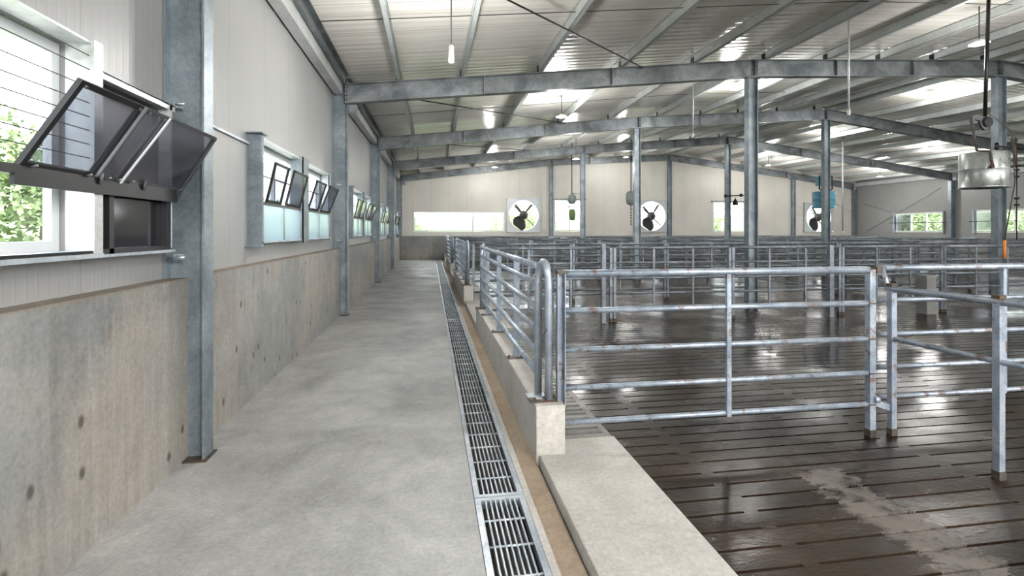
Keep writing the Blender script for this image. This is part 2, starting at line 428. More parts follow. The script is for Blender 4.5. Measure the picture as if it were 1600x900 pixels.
FH = [(-.90, 4.12, 1.57, 2.63), (4.26, 6.20, 1.55, 3.46), (7.02, 8.80, 1.58, 3.40), (12.0, 13.86, 1.55, 3.42), (16.9, 19.0, 1.56, 3.36), (23.0, 25.05, 1.55, 3.35)]
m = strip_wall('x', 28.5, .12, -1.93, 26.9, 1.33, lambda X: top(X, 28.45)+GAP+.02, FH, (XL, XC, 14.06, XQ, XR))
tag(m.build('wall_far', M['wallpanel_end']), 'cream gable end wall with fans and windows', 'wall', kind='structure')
m = MB(); m.box(-1.93, 26.9, 28.44, 28.62, -.2, 1.33)
tag(m.build('wall_far_dado', M['dado']), 'mottled concrete dado at the foot of the far wall', 'wall', kind='structure')
NH = [(-1.4+4.0*k, 2.2+4.0*k, 1.7, 4.2) for k in range(7)]  # unseen end wall added to cut glare, openings shaped to admit light
m = strip_wall('x', WALL_Y0-.12, .12, -1.93, 26.9, -.2, lambda X: top(X, WALL_Y0)+GAP+.02, NH, (XL, XC, 13.2, XQ, XR))
tag(m.build('wall_near', M['wallpanel_end']), 'cream gable wall added unseen behind the camera, high openings shaped for light', 'wall', kind='structure')
m = MB(); zf = 2.655
us = [-1.8, -.9, 4.2]
for a, b in ((-1.80, 4.22), (8.84, 11.96), (13.9, 16.86), (19.04, 22.96), (25.1, 26.7)): m.box(a, b, 28.48, 28.50, zf-.012, zf+.012)
tag(m.build('trim_2', M['strut']), 'thin horizontal joint strip across the far wall', 'trim', kind='structure')

# ---------------------------------------------------------------- ceiling
m = MB()
Ds = [WALL_Y0]+frames_D[1:-1]+[28.6]
def roofpts(D):
    P = prof(D); P = [(-1.93, top(-1.93, D))]+P[1:4]+[(26.85, top(26.85, D))]
    return [(x, D, z+GAP) for x, z in P]
for a, b in zip(Ds, Ds[1:]):
    A, B = roofpts(a), roofpts(b)
    for i in range(4):
        q = [A[i], A[i+1], B[i+1], B[i]]
        m.hexa([tuple(p) for p in q]+[(p[0], p[1], p[2]+.09) for p in q])
tag(m.build('ceiling', M['ceiling']), 'glossy beige panelled roof lining between the purlins', 'ceiling', kind='structure')

# ---------------------------------------------------------------- steel frames
def rafter(D, pts, depth, name, label, wf=.17):
    root = empty(name, (pts[0][0], D, pts[0][1]), label, 'beam', None)
    m = MB()
    for (x0, z0), (x1, z1) in zip(pts, pts[1:]):
        d0 = depth; 
        m.hexa([(x0, D-.006, z0-d0), (x1, D-.006, z1-d0), (x1, D+.006, z1-d0), (x0, D+.006, z0-d0),
                (x0, D-.006, z0), (x1, D-.006, z1), (x1, D+.006, z1), (x0, D+.006, z0)])
    m.build('web', M['rafter'], root)
    for nm, dz in (('top_flange', 0), ('bottom_flange', -depth)):
        m = MB()
        for (x0, z0), (x1, z1) in zip(pts, pts[1:]):
            za, zb = z0+dz-(0 if dz == 0 else 0), z1+dz
            t = .014
            m.hexa([(x0, D-wf/2, za-t), (x1, D-wf/2, zb-t), (x1, D+wf/2, zb-t), (x0, D+wf/2, za-t),
                    (x0, D-wf/2, za), (x1, D-wf/2, zb), (x1, D+wf/2, zb), (x0, D+wf/2, za)])
        m.build(nm, M['rafter'], root)
    def at(x):
        for (x0, z0), (x1, z1) in zip(pts, pts[1:]):
            if x0-1e-6 <= x <= x1+1e-6: return z0+(z1-z0)*(x-x0)/(x1-x0)
        return pts[-1][1]
    x0, x1 = pts[0][0], pts[-1][0]
    js = [x0+.02, x1-.02] + [x0+(x1-x0)*k for k in (.31, .62)]
    for k, x in enumerate(js):
        z = at(x); m = MB(); m.box(x-.009, x+.009, D-wf/2+.004, D+wf/2-.004, z-depth, z-.014)
        pl = m.build('stiffener_plate', M['rafter'], root)
        if k < 2:
            for i in range(4):
                zz = z-.06-i*(depth-.1)/3.2
                MB().tube((x-.03, D-.05, zz), (x+.03, D-.05, zz), .011, 6).build('bolt', M['dark'], pl)
    return root
rn = ['above the camera', 'crossing above the first window bay', 'nearest fully seen', 'second fully seen', 'third fully seen', 'against the far wall']
for i, D in enumerate(frames_D):
    P = prof(D); dp = .35 if i < 3 else .36
    segs = [(P[0:2], 'left section'), (P[1:3], 'section between side column and ridge'), (P[2:5], 'section falling to the right wall')]
    for pts, sec in segs:
        rafter(D, pts, dp, 'roof_rafter', f'grey steel roof rafter {rn[i]}, {sec}')
# columns
def column(x, D, z0, z1, label, dx=.27, wy=.18, plate=True, bracket=True):
    root = empty('steel_column', (x, D, z0), label, 'column')
    m = MB(); m.hbeam(x, D, z0+.012, z1, dx, wy); m.build('shaft', M['column'], root)
    m = MB(); m.box(x-dx/2-.02, x+dx/2+.02, D-wy/2-.02, D+wy/2+.02, z0, z0+.012); bp = m.build('base_plate', M['rusty'], root)
    if bracket:
        m = MB(); m.box(x-dx/2-.10, x+dx/2+.10, D-wy/2, D+wy/2, z1-.014, z1); m.build('cap_plate', M['column'], root)
        for sx in (-1, 1): MB().tube((x+sx*(dx/2+.05), D-.05, z1-.04), (x+sx*(dx/2+.05), D-.05, z1+.002), .011, 6).build('bolt', M['dark'], root)
    return root
wl = ['behind the camera', 'largest, beside the open smoked panes', 'second along the aisle', 'third along the aisle', 'fourth along the aisle', 'in the far left corner']
for i, D in enumerate(frames_D):
    z1 = top(XL, D)-.36
    r = column(-1.685, D+.05, 0, top(XL, D)-.02, 'grey steel wall column on the left, '+wl[i], .26, .15, bracket=False)
    if i:
        m = MB()
        for z in (1.42, 2.47):
            m.tube((-1.72, D-.06, z), (-1.66, D-.06, z), .012, 8)
            m.box(-1.745, -1.715, D-.035, D+.05, z-.02, z+.02)
        m.build('bolt_clip', M['galv'], r)
        m = MB(); m.box(-1.53, -1.37, D-.01, D+.01, z1-.16, z1-.02); m.build('haunch_gusset', M['rafter'], r)
    if i:
        x = 6.82; column(x, D, -.05, top(x, D)-.365, f'grey steel column on the left side of the pens, {["","nearest","under the nearest whole rafter","under the second rafter","under the third rafter","against the far wall beside the first fan"][i]}', .22, .16)
        x = P_x = prof(D)[2][0]; column(x, D, -.05, top(x, D)-.37, f'grey steel ridge column, {["","off to the right","behind the big hanging galvanised drum","in front of the blue drum","in front of the far window","against the far wall beside the second fan"][i]}', .24, .16)
    if i >= 3:
        x = XR+.03; column(x, D, -.05, top(x, D)-.37, f'grey steel column on the right wall, {["","","","nearest","between the two visible windows","in the far right corner"][i]}', .26, .17)
column(22.25, 28.42, -.05, top(22.25, 28.45)-.37, 'grey steel column against the far wall, left of the third fan', .22, .14)
# far wall left-hand corner thin column is above; purlins
PX = [-.6, .62, 2.17, 3.88, 5.5, 7.15, 8.65, 9.98, 11.4, 12.8]
def purlin(t, left, label):
    root = tag(MBpurlin(t, left), label, 'purlin', 'roof purlins')
def purlin_pts(t, left):
    out = []
    for D in [WALL_Y0]+frames_D[1:-1]+[28.48]:
        xr = prof(D)[2][0]
        x = XL+(xr-XL)*t if left else xr+(XR-xr)*t
        out.append((x, D, top(x, D)))
    return out
def MBpurlin(t, left):
    pts = purlin_pts(t, left); h = GAP-.012; w = .075; th = .007; s = 1
    m = MB()
    def seg(a, b, dx0, dx1, dz0, dz1):
        m.hexa([(a[0]+dx0, a[1], a[2]+dz0), (a[0]+dx1, a[1], a[2]+dz0), (b[0]+dx1, b[1], b[2]+dz0), (b[0]+dx0, b[1], b[2]+dz0),
                (a[0]+dx0, a[1], a[2]+dz1), (a[0]+dx1, a[1], a[2]+dz1), (b[0]+dx1, b[1], b[2]+dz1), (b[0]+dx0, b[1], b[2]+dz1)])
    for a, b in zip(pts, pts[1:]):
        z0 = .002
        seg(a, b, -w/2, -w/2+th, z0, h); seg(a, b, -w/2, w/2, z0, z0+th); seg(a, b, -w/2, w/2, h-th, h)
        seg(a, b, w/2-th, w/2, z0, z0+.022); seg(a, b, w/2-th, w/2, h-.022, h)
    return m.build('purlin', M['purlin'])
for i, X in enumerate(PX):
    tag(MBpurlin((X-XL)/(13.2-XL), True), f'long pale steel purlin under the left roof slope, {ORD[i]} up from the left eave', 'purlin')
for i in range(9):
    tag(MBpurlin(.03+i*.115, False), f'long pale steel purlin under the right roof slope, {ORD[i]} down from the ridge', 'purlin')
# purlin cleats on rafters
for i, D in enumerate(frames_D[1:-1], 1):
    m = MB()
    for X in PX:
        t = (X-XL)/(13.2-XL); x = XL+(prof(D)[2][0]-XL)*t
        m.box(x-.055, x-.039, D-.05, D+.05, top(x, D), top(x, D)+.14)
    tag(m.build('purlin_cleats', M['dark']), f'small dark purlin cleats along the top of the rafter {rn[i]}', 'cleat', kind='stuff')
# eave strut (left) per bay and right
for i, (a, b) in enumerate(zip(FR, FR[1:])):
    for (x0, x1, zz0, zz1, lab, side) in ((-1.79, -1.64, -.20, .03, 'left', 1), (26.50, 26.68, -.2, .03, 'right', -1)):
        if side < 0 and i < 2: continue
        ea = a[1] if side > 0 else a[6]; eb = b[1] if side > 0 else b[6]
        y0 = a[0]+.16; y1 = b[0]-.04
        root = empty('eave_strut', (x0, y0, ea), f'pale steel eave strut at the top of the {lab} wall, bay {["over the camera","beside the near window","beside the second window","beside the third window","before the far wall"][i]}', 'beam')
        m = MB()
        def S4(p, q, r, s_):
            m.hexa([(p, y0, ea+r), (q, y0, ea+r), (q, y1, eb+r), (p, y1, eb+r), (p, y0, ea+s_), (q, y0, ea+s_), (q, y1, eb+s_), (p, y1, eb+s_)])
        xi = x1 if side > 0 else x0; xo = x0 if side > 0 else x1
        S4(min(xi, xo), max(xi, xo), zz0, zz0+.008); S4(min(xi, xo), max(xi, xo), zz1-.008, zz1)
        S4(xi-.006, xi+.002, zz0, zz1)
        m.build('channel', M['strut'], root)
        if side > 0:
            m = MB(); S4(-1.62, -1.56, -.02, .0); S4(-1.60, -1.594, -.02, .17); S4(-1.60, -1.52, .16, .17)
            m.build('upper_angle', M['rafter'], root)
# roof brace rods
def rod(p, q, r, name, label, cat, mat):
    return tag(MB().tube(p, q, r, 8).build(name, mat), label, cat)
for k in range(1, 5):
    a, b = FR[k-1][0], FR[k][0]
    lab = ['over the near window bay', 'behind the nearest whole rafter', 'behind the second rafter', 'behind the third rafter'][k-1] if k else ''
    a, b = FR[k][0], FR[k+1][0]
    rod((-1.5, a+.1, top(-1.5, a)-.06), (4.35, b-.02, top(4.35, b)-.02), .013, 'brace_rod', 'dark diagonal roof brace rod '+lab, 'brace', M['dark'])
    m = MB(); y = (a+b)/2+.4
    pts = [(x, y, top(x, y)+.11) for x in [XL+.1+j*.4 for j in range(36)]]
    m.path(pts, .006, 6); tag(m.build('sag_rod', M['dark']), f'thin dark rod running up through the purlins {lab}', 'rod')
rod((24.2, 28.44, 3.9), (26.5, 28.44, 2.7), .01, 'brace_rod', 'thin brace rod on the far wall right of the third fan', 'brace', M['galv'])
rod((26.68, 23.0, 3.9), (26.68, 27.6, 1.6), .012, 'brace_rod', 'thin rod crossing the right wall, sloping down to the far corner', 'brace', M['galv'])
rod((26.68, 27.8, 3.3), (26.68, 24.6, 2.3), .012, 'brace_rod', 'thin rod crossing the right wall, sloping the other way', 'brace', M['galv'])

# ---------------------------------------------------------------- windows, left wall
def sliding_frame(root, x, y0, y1, z0, z1, n, fw=.05, th=.04, axis='y'):
    """white outer frame with n panes; axis y: lies in x=const plane"""
    def bx(m, u0, u1, a, b, t=th):
        if axis == 'y': m.box(x-t/2, x+t/2, u0, u1, a, b)
        else: m.box(u0, u1, x-t/2, x+t/2, a, b)
    m = MB(); bx(m, y0, y1, z0, z0+fw); bx(m, y0, y1, z1-fw, z1); bx(m, y0, y0+fw, z0+fw, z1-fw); bx(m, y1-fw, y1, z0+fw, z1-fw)
    m.build('window_frame', M['alu'], root)
    w = (y1-y0-2*fw)/n
    for i in range(n):
        a = y0+fw+i*w; b = a+w
        if i: 
            m = MB(); bx(m, a-fw*.45, a+fw*.45, z0+fw, z1-fw); m.build('mullion', M['alu'], root)
        m = MB(); bx(m, a+.02*(i > 0), b-.02*(i < n-1), z0+fw, z1-fw, .006); m.build('pane', M['clear'], root)
def sash(root, y0, y1, z, L, ang, x=-1.685, fr='dark', pane='smoke', fw=.028):
    """bottom hung panel, hinged at (x, z), leaning into the aisle"""
    s, c = math.sin(ang), math.cos(ang)
    def P(y, t, d=0): return (x+s*t+c*d, y, z+c*t-s*d)
    m = MB()
    def slab(ya, yb, ta, tb, th):
        m.hexa([P(ya, ta, -th), P(ya, ta, th), P(yb, ta, th), P(yb, ta, -th), P(ya, tb, -th), P(ya, tb, th), P(yb, tb, th), P(yb, tb, -th)])
    slab(y0, y1, 0, fw, .011); slab(y0, y1, L-fw, L, .011); slab(y0, y0+fw, fw, L-fw, .011); slab(y1-fw, y1, fw, L-fw, .011)
    f = m.build('sash', M[fr], root)
    m = MB(); slab(y0+fw, y1-fw, fw, L-fw, .003); m.build('pane', M[pane], f)
    m = MB()
    for y in (y0+.03, y1-.03): m.tube((P(y, L-.02, .01)), P(y, L-.02, .024), .008, 8)
    m.tube(P(y0+.06, .0, .005), P(y0+.06, .03, .03), .006, 6); m.tube(P(y1-.06, .0, .005), P(y1-.06, .03, .03), .006, 6)
    m.build('screw', M['darkgrey'], f)
    return f
# near window
w1 = empty('window_1', (-1.82, 1.0, 1.5), 'nearest window on the left with wires and open smoked hopper panels', 'window', kind='structure')
sliding_frame(w1, -1.87, -1.5, 2.89, 1.5, 2.54, 6)
m = MB()
m.box(-1.82, -1.70, -1.5, 2.9, 2.55, 2.562); m.box(-1.82, -1.70, 2.885, 2.9, 1.5, 2.55); m.box(-1.70, -1.685, 2.88, 2.95, 1.47, 2.57); m.box(-1.82, -1.70, 2.901, 2.95, 1.85, 2.55)
m.build('reveal', M['strut'], w1)
m = MB(); m.box(-1.82, -1.705, -1.5, 2.9, 1.488, 1.50); m.box(-1.72, -1.68, -1.5, 2.95, 1.462, 1.485)
m.build('sill', M['galv'], w1)
m = MB(); m.box(-1.715, -1.69, -1.5, 2.9, 1.487, 1.50); m.build('sill_track', M['dark'], w1)
m = MB()
for k, z in enumerate((2.49, 2.42, 2.33, 2.25, 2.18, 2.11, 2.04, 1.97)):
    m.tube((-1.712, -1.5, z), (-1.712, 2.9, z), .0028, 6)
m.build('guard_wire', M['darkgrey'], w1)
m = MB(); m.box(-1.715, -1.675, 0.6, 3.70, 1.835, 1.875); m.box(-1.69, -1.67, 2.36, 3.70, 1.79, 1.84)
m.build('hinge_rail', M['dark'], w1)
sash(w1, 2.39, 2.86, 1.87, .44, math.radians(33), x=-1.69)
sash(w1, 2.89, 3.10, 1.87, .44, math.radians(33), x=-1.69, fr='darkgrey', fw=.014)
s2 = sash(w1, 3.10, 3.79, 1.87, .44, math.radians(31), x=-1.69, fw=.022, fr='darkgrey')
m = MB()
an = math.radians(33); m.bar((-1.672, 3.075, 1.86), (-1.69+math.sin(an)*.44+.02, 3.10, 1.86+math.cos(an)*.44), .014, .008); m.build('pale_strip', M['alu'], w1)
m = MB()
for y in (2.90, 3.30): m.tube((-1.67, y, 1.84), (-1.66, y, 1.90), .008, 6)
m.build('catch', M['darkgrey'], w1)
m = MB()   # dark pane box below
m.box(-1.80, -1.71, 2.951, 2.975, 1.48, 1.84); m.box(-1.81, -1.70, 3.03, 3.07, 1.48, 1.84); m.box(-1.81, -1.70, 3.63, 3.68, 1.48, 1.84)
m.box(-1.81, -1.70, 2.93, 3.63, 1.48, 1.505); m.box(-1.81, -1.70, 2.93, 3.63, 1.81, 1.84)
m.build('lower_box_frame', M['black'], w1)
m = MB(); m.box(-1.738, -1.732, 2.93, 3.63, 1.505, 1.81); m.build('lower_pane', M['smokedark'], w1)
m = MB(); m.box(-1.80, -1.68, 2.95, 3.70, 1.462, 1.478); m.build('lower_sill', M['galv'], w1)
m = MB(); m.box(-1.82, -1.70, 2.96, 3.74, 2.43, 2.438); m.box(-1.708, -1.70, 2.96, 3.74, 2.40, 2.438); m.box(-1.77, -1.70, 3.67, 3.70, 1.49, 2.43)
tag(m.build('window_head_rail', M['strut']), 'narrow galvanised rail between near window and first steel column', 'rail')
m = MB(); m.box(-1.82, -1.795, 3.97, 5.46, 2.47, 2.49)
tag(m.build('wall_rail', M['galv']), 'thin rail on the wall from first column to second window', 'rail')
# repeated bays
bayl = ['second window along the left wall', 'third window along the left wall', 'fourth window along the left wall', 'farthest window along the left wall']
for k in range(4):
    o = 6.15*k
    r = empty(f'window_{k+2}', (-1.82, 7.3+o, 1.5), bayl[k]+' with four tilted panels', 'window', kind='structure')
    sliding_frame(r, -1.87, 5.61+o, 8.99+o, 1.5, 2.54, 4)
    for z in (1.85, 2.2):
        m = MB(); m.box(-1.84, -1.83, 5.62+o, 8.98+o, z, z+.02); m.build('guard_bar', M['greyframe'], r)
    m = MB(); m.box(-1.82, -1.69, 5.46+o, 5.475+o, 1.45, 2.58); m.box(-1.82, -1.80, 5.475+o, 5.55+o, 1.45, 2.58); m.box(-1.70, -1.685, 5.475+o, 5.53+o, 1.45, 2.58)
    m.box(-1.82, -1.66, 5.40+o, 5.60+o, 2.58, 2.592); m.box(-1.82, -1.67, 5.38+o, 5.5+o, 1.44, 1.452)
    m.build('end_channel', M['column'], r)
    m = MB(); m.box(-1.82, -1.66, 7.06+o, 7.075+o, 1.45, 2.58); m.box(-1.675, -1.66, 7.06+o, 7.36+o, 1.45, 2.58); m.box(-1.82, -1.66, 7.345+o, 7.36+o, 1.45, 2.58)
    m.build('centre_channel', M['column'], r)
    m = MB(); m.box(-1.82, -1.70, 9.0+o, 9.015+o, 1.45, 2.57); m.box(-1.715, -1.70, 9.0+o, 9.08+o, 1.45, 2.57); m.build('end_post', M['galv'], r)
    m = MB(); m.box(-1.82, -1.70, 5.55+o, 7.05+o, 2.55, 2.562); m.box(-1.82, -1.70, 7.37+o, 9.0+o, 2.55, 2.562); m.build('head_flashing', M['strut'], r)
    m = MB(); m.box(-1.82, -1.685, 5.48+o, 9.08+o, 1.475, 1.495); m.build('sill', M['galv'], r)
    m = MB(); m.box(-1.72, -1.69, 5.55+o, 7.05+o, 1.87, 1.90); m.box(-1.72, -1.69, 7.37+o, 9.0+o, 1.87, 1.90); m.build('hinge_rail', M['dark'], r)
    for (a, b, an) in ((5.60, 6.12, 13), (6.30, 6.98, 14), (7.42, 8.05, 17), (8.20, 8.92, 21)):
        f = sash(r, a+o, b+o, 1.90, .43, math.radians(an))
    for (a, b) in ((5.56, 6.28), (6.32, 7.04), (7.40, 8.16), (8.20, 8.98)):
        m = MB(); m.box(-1.705, -1.699, a+o, b+o, 1.495, 1.87); m.build('lower_pane', M['aqua'], r)
        m = MB(); m.tube((-1.69, b+o, 1.50), (-1.69, b+o, 1.87), .008, 6); m.build('pane_edge_strip', M['greyframe'], r)
# right wall windows
for k, (a, b, z0, z1) in enumerate(RH):
    r = empty(f'window_{k+6}', (26.72, a, z0), f'window in the right wall, {["nearest","second","third","fourth, mostly behind the ridge column","farthest, with three panes"][k]}', 'window', kind='structure')
    sliding_frame(r, 26.74, a+.01, b-.01, z0+.01, z1-.01, 3, .07, .08)
    m = MB(); m.box(26.60, 26.72, a-.05, a, z0-.05, z1+.05); m.box(26.60, 26.72, b, b+.05, z0-.05, z1+.05); m.build('side_post', M['galv'], r)
    if k >= 3:
        m = MB(); m.box(26.66, 26.69, b-.95, b-.05, z0+.1, z1-.1); m.build('blind_pane', M['smoke'], r)
        m = MB(); m.tube((26.6, a-.2, (z0+z1)/2), (26.6, b+.2, (z0+z1)/2), .02, 8); m.build('guard_rail', M['darkgrey'], r)
# far wall windows
for k, (a, b, z0, z1, n, lab) in enumerate(((-.90, 4.12, 1.57, 2.63, 2, 'long low window in the far wall at the end of the aisle'),
        (7.02, 8.80, 1.58, 3.40, 2, 'tall window in the far wall right of the first fan'),
        (16.9, 19.0, 1.56, 3.36, 2, 'tall window in the far wall between second and third fans'))):
    r = empty(f'window_{k+11}', (a, 28.5, z0), lab, 'window', kind='structure')
    if k == 0:
        sliding_frame(r, 28.55, a+.01, b-.01, z0+.01, z1-.01, 1, .05, .06, 'x')
        m = MB(); m.box(2.30, 2.38, 28.51, 28.57, z0+.06, z1-.06); m.build('mullion', M['alu'], r)
    else:
        sliding_frame(r, 28.55, a+.01, b-.01, z0+.01, z1-.01, n, .06, .06, 'x')
        m = MB(); m.box(a+.07, b-.07, 28.53, 28.56, z1-.42, z1-.37); m.build('transom', M['greyframe'], r)
        m = MB(); m.box(a-.12, b+.12, 28.44, 28.5, z1, z1+.06); m.build('head_angle', M['darkgrey'], r)

# ---------------------------------------------------------------- wall fans
def wall_fan(xc, zc, hw, hh, r, label, spin=0):
    y = 28.42
    root = empty('wall_fan', (xc, y, zc), label, 'fan', 'large fans in the far wall')
    m = MB(); n = 48                                         # front plate with a round hole
    ring = [(xc+r*math.cos(2*math.pi*j/n), zc+r*math.sin(2*math.pi*j/n)) for j in range(n)]
    def sq(j):
        t = 2*math.pi*j/n; c, s = math.cos(t), math.sin(t); k = 1/max(abs(c)/hw, abs(s)/hh); return (xc+c*k, zc+s*k)
    vs = []
    for yy in (y, y+.02):
        vs += [(p[0], yy, p[1]) for p in ring]; vs += [(*sq(j)[:1], yy, sq(j)[1]) for j in range(n)]
    fs = []
    for j in range(n):
        k = (j+1) % n
        fs += [(j, n+j, n+k, k), (2*n+j, 2*n+k, 3*n+k, 3*n+j), (j, k, 2*n+k, 2*n+j), (n+j, 3*n+j, 3*n+k, n+k)]
    m.add(vs, fs); m.build('front_plate', M['fanplate'], root)
    m = MB(); t = .03
    for (a, b, c, d) in ((xc-hw, xc-hw+t, zc-hh, zc+hh), (xc+hw-t, xc+hw, zc-hh, zc+hh), (xc-hw, xc+hw, zc-hh, zc-hh+t), (xc-hw, xc+hw, zc+hh-t, zc+hh)):
        m.box(a, b, y-.03, y+.30, c, d)
    m.build('housing', M['strut'], root)
    m = MB(); m.lathe((xc, y, zc), [(r, 0), (r, .32), (r+.012, .32), (r+.012, 0), (r, 0)], 48, 'y'); m.build('duct_ring', M['alu'], root)
    m = MB()
    m.tube((xc, y+.30, zc-r), (xc, y+.30, zc+r), .016, 8); m.tube((xc-r, y+.30, zc), (xc+r, y+.30, zc), .016, 8)
    m.lathe((xc, y+.30, zc), [(r*.72, -.004), (r*.72, .004), (r*.735, .004), (r*.735, -.004), (r*.72, -.004)], 40, 'y')
    m.build('guard', M['galv'], root)
    m = MB(); m.lathe((xc, y, zc), [(.001, -.02), (.16, -.01), (.24, .03), (.26, .09), (.26, .16), (.001, .16)], 28, 'y'); hb = m.build('hub', M['darkgrey'], root)
    m = MB(); m.lathe((xc, y, zc), [(.001, -.06), (.09, -.055), (.11, -.015), (.001, -.01)], 20, 'y'); m.build('hub_cap', M['rusty'], hb)
    m = MB(); m.lathe((xc, y+.18, zc), [(.001, 0), (.13, 0), (.13, .2), (.001, .2)], 20, 'y'); m.build('motor', M['darkgrey'], root)
    for ang in (47, 135, -45):                                # support arms
        a = math.radians(ang+spin); c, s = math.cos(a), math.sin(a)
        m = MB(); m.bar((xc+c*.18, y+.2, zc+s*.18), (xc+c*r, y+.2, zc+s*r), .05, .05); m.build('support_arm', M['darkgrey'], root)
    for ang, w, wid in ((-125, .50, 1.0), (128, .12, .14), (52, .12, .14)):
        a = math.radians(ang+spin); m = MB(); rows = 9; pts = []
        for i in range(rows):
            t = i/(rows-1); rr = .2+t*(r-.27); half = wid*(.13+.30*math.sin(math.pi*min(t*.72+.1, 1)))
            for sgn in (-1, 1):
                off = half*sgn + .12*t*wid
                pitch = .06*sgn*wid
                x_ = rr*math.cos(a)-off*math.sin(a); z_ = rr*math.sin(a)+off*math.cos(a)
                pts.append((xc+x_, y+.08+pitch, zc+z_)); 
        nn = len(pts); vs = pts+[(p[0], p[1]+.008, p[2]) for p in pts]; fs = []
        for i in range(rows-1):
            q = (2*i, 2*i+1, 2*i+3, 2*i+2); fs += [q, tuple(nn+k for k in q)[::-1], (2*i, 2*i+2, nn+2*i+2, nn+2*i), (2*i+1, nn+2*i+1, nn+2*i+3, 2*i+3)]
        fs += [(0, nn, nn+1, 1), (nn-2, nn-1, 2*nn-1, 2*nn-2)]
        m.add(vs, fs); m.build('blade', M['black'], root)
    return root
wall_fan(5.23, 2.50, .98, .97, .86, 'large round wall fan in the far wall, left of the three')
wall_fan(12.95, 2.49, .93, .95, .87, 'large round wall fan in the far wall behind the middle columns', 4)
wall_fan(24.03, 2.45, 1.02, .92, .88, 'large round wall fan in the far wall, right of the three behind a blue drum', -6)

# ---------------------------------------------------------------- drain gratings
def grating(y0, y1, label):
    r = empty('drain_grating', (.408, y0, -.04), label, 'grating', None)
    x0, x1 = .258, .557; fw = .034
    m = MB(); m.box(x0, x0+fw, y0, y1, -.05, .003); m.box(x1-fw, x1, y0, y1, -.05, .003); m.box(x0+fw, x1-fw, y0, y0+.03, -.05, .003); m.box(x0+fw, x1-fw, y1-.03, y1, -.05, .003)
    m.build('frame', M['galv'], r)
    n = 7
    for i in range(1, n+1):
        x = x0+fw+(x1-x0-2*fw)*i/(n+1); MB().box(x-.0045, x+.0045, y0+.03, y1-.03, -.035, -.001).build('bearing_bar', M['galv'], r)
    k = max(2, round((y1-y0)/.235))
    for i in range(1, k):
        y = y0+(y1-y0)*i/k; MB().tube((x0+fw, y, -.005), (x1-fw, y, -.005), .0065, 6).build('cross_bar', M['galv'], r)
gy = [(-1.2, 3.03), (3.04, 9.25), (9.26, 15.5), (15.51, 21.7), (21.71, 28.3)]
for i, (a, b) in enumerate(gy):
    grating(a, b, f'galvanised drain grating beside the aisle, {["nearest the camera","second section","third section","fourth section","farthest section"][i]}')

# ---------------------------------------------------------------- kerbs, pads, slotted slabs
KB = [(3.49, 8.28), (11.4, 16.5), (19.4, 24.6), (27.3, 28.4)]
kn = ['first and nearest', 'second', 'third', 'fourth and farthest']
for i, (a, b) in enumerate(KB):
    m = MB(); m.box(.73, .94, a, b, -.45, .37)
    tag(m.build('kerb_wall', M['kerb'], bevel=.008), f'low pale concrete kerb wall beside the pens, {kn[i]}', 'kerb')
    m = MB(); m.box(.945, 1.0, a+.27, b, -.16, .0); m.box(1.345, 1.395, a+.27, b, -.16, .0)
    y = a+.27; m.box(1.0, 1.345, y, y+.10, -.16, 0); y += .10
    while y+.12 < b:
        m.box(1.0, 1.345, y+.04, y+.105, -.16, 0); y += .105
    m.box(1.0, 1.345, y, b, -.16, 0)
    tag(m.build('slotted_slab', M['slotslab']), f'strip of slotted concrete slab behind the {kn[i]} kerb', 'slab')
PD = [(-1.5, 3.485, .945, 3.75), (8.285, 11.395, .945, 11.66), (16.505, 19.395, .945, 19.66), (24.605, 27.295, .945, 27.56)]
pn = ['in the foreground', 'in the second gap', 'in the third gap', 'in the farthest gap']
for i, (a, b, xk, b2) in enumerate(PD):
    m = MB()
    m.hexa([(.72, a, -.45), (1.395, a, -.45), (1.395, b, -.45), (.72, b, -.45), (.755, a, .03), (1.395, a, .02), (1.395, b, .02), (.755, b, .03)])
    m.box(.945, 1.395, b, b2, -.45, .02)
    tag(m.build('concrete_pad', M['pad'], bevel=.006), f'rough pale concrete ramp pad between kerbs, {pn[i]}', 'pad')

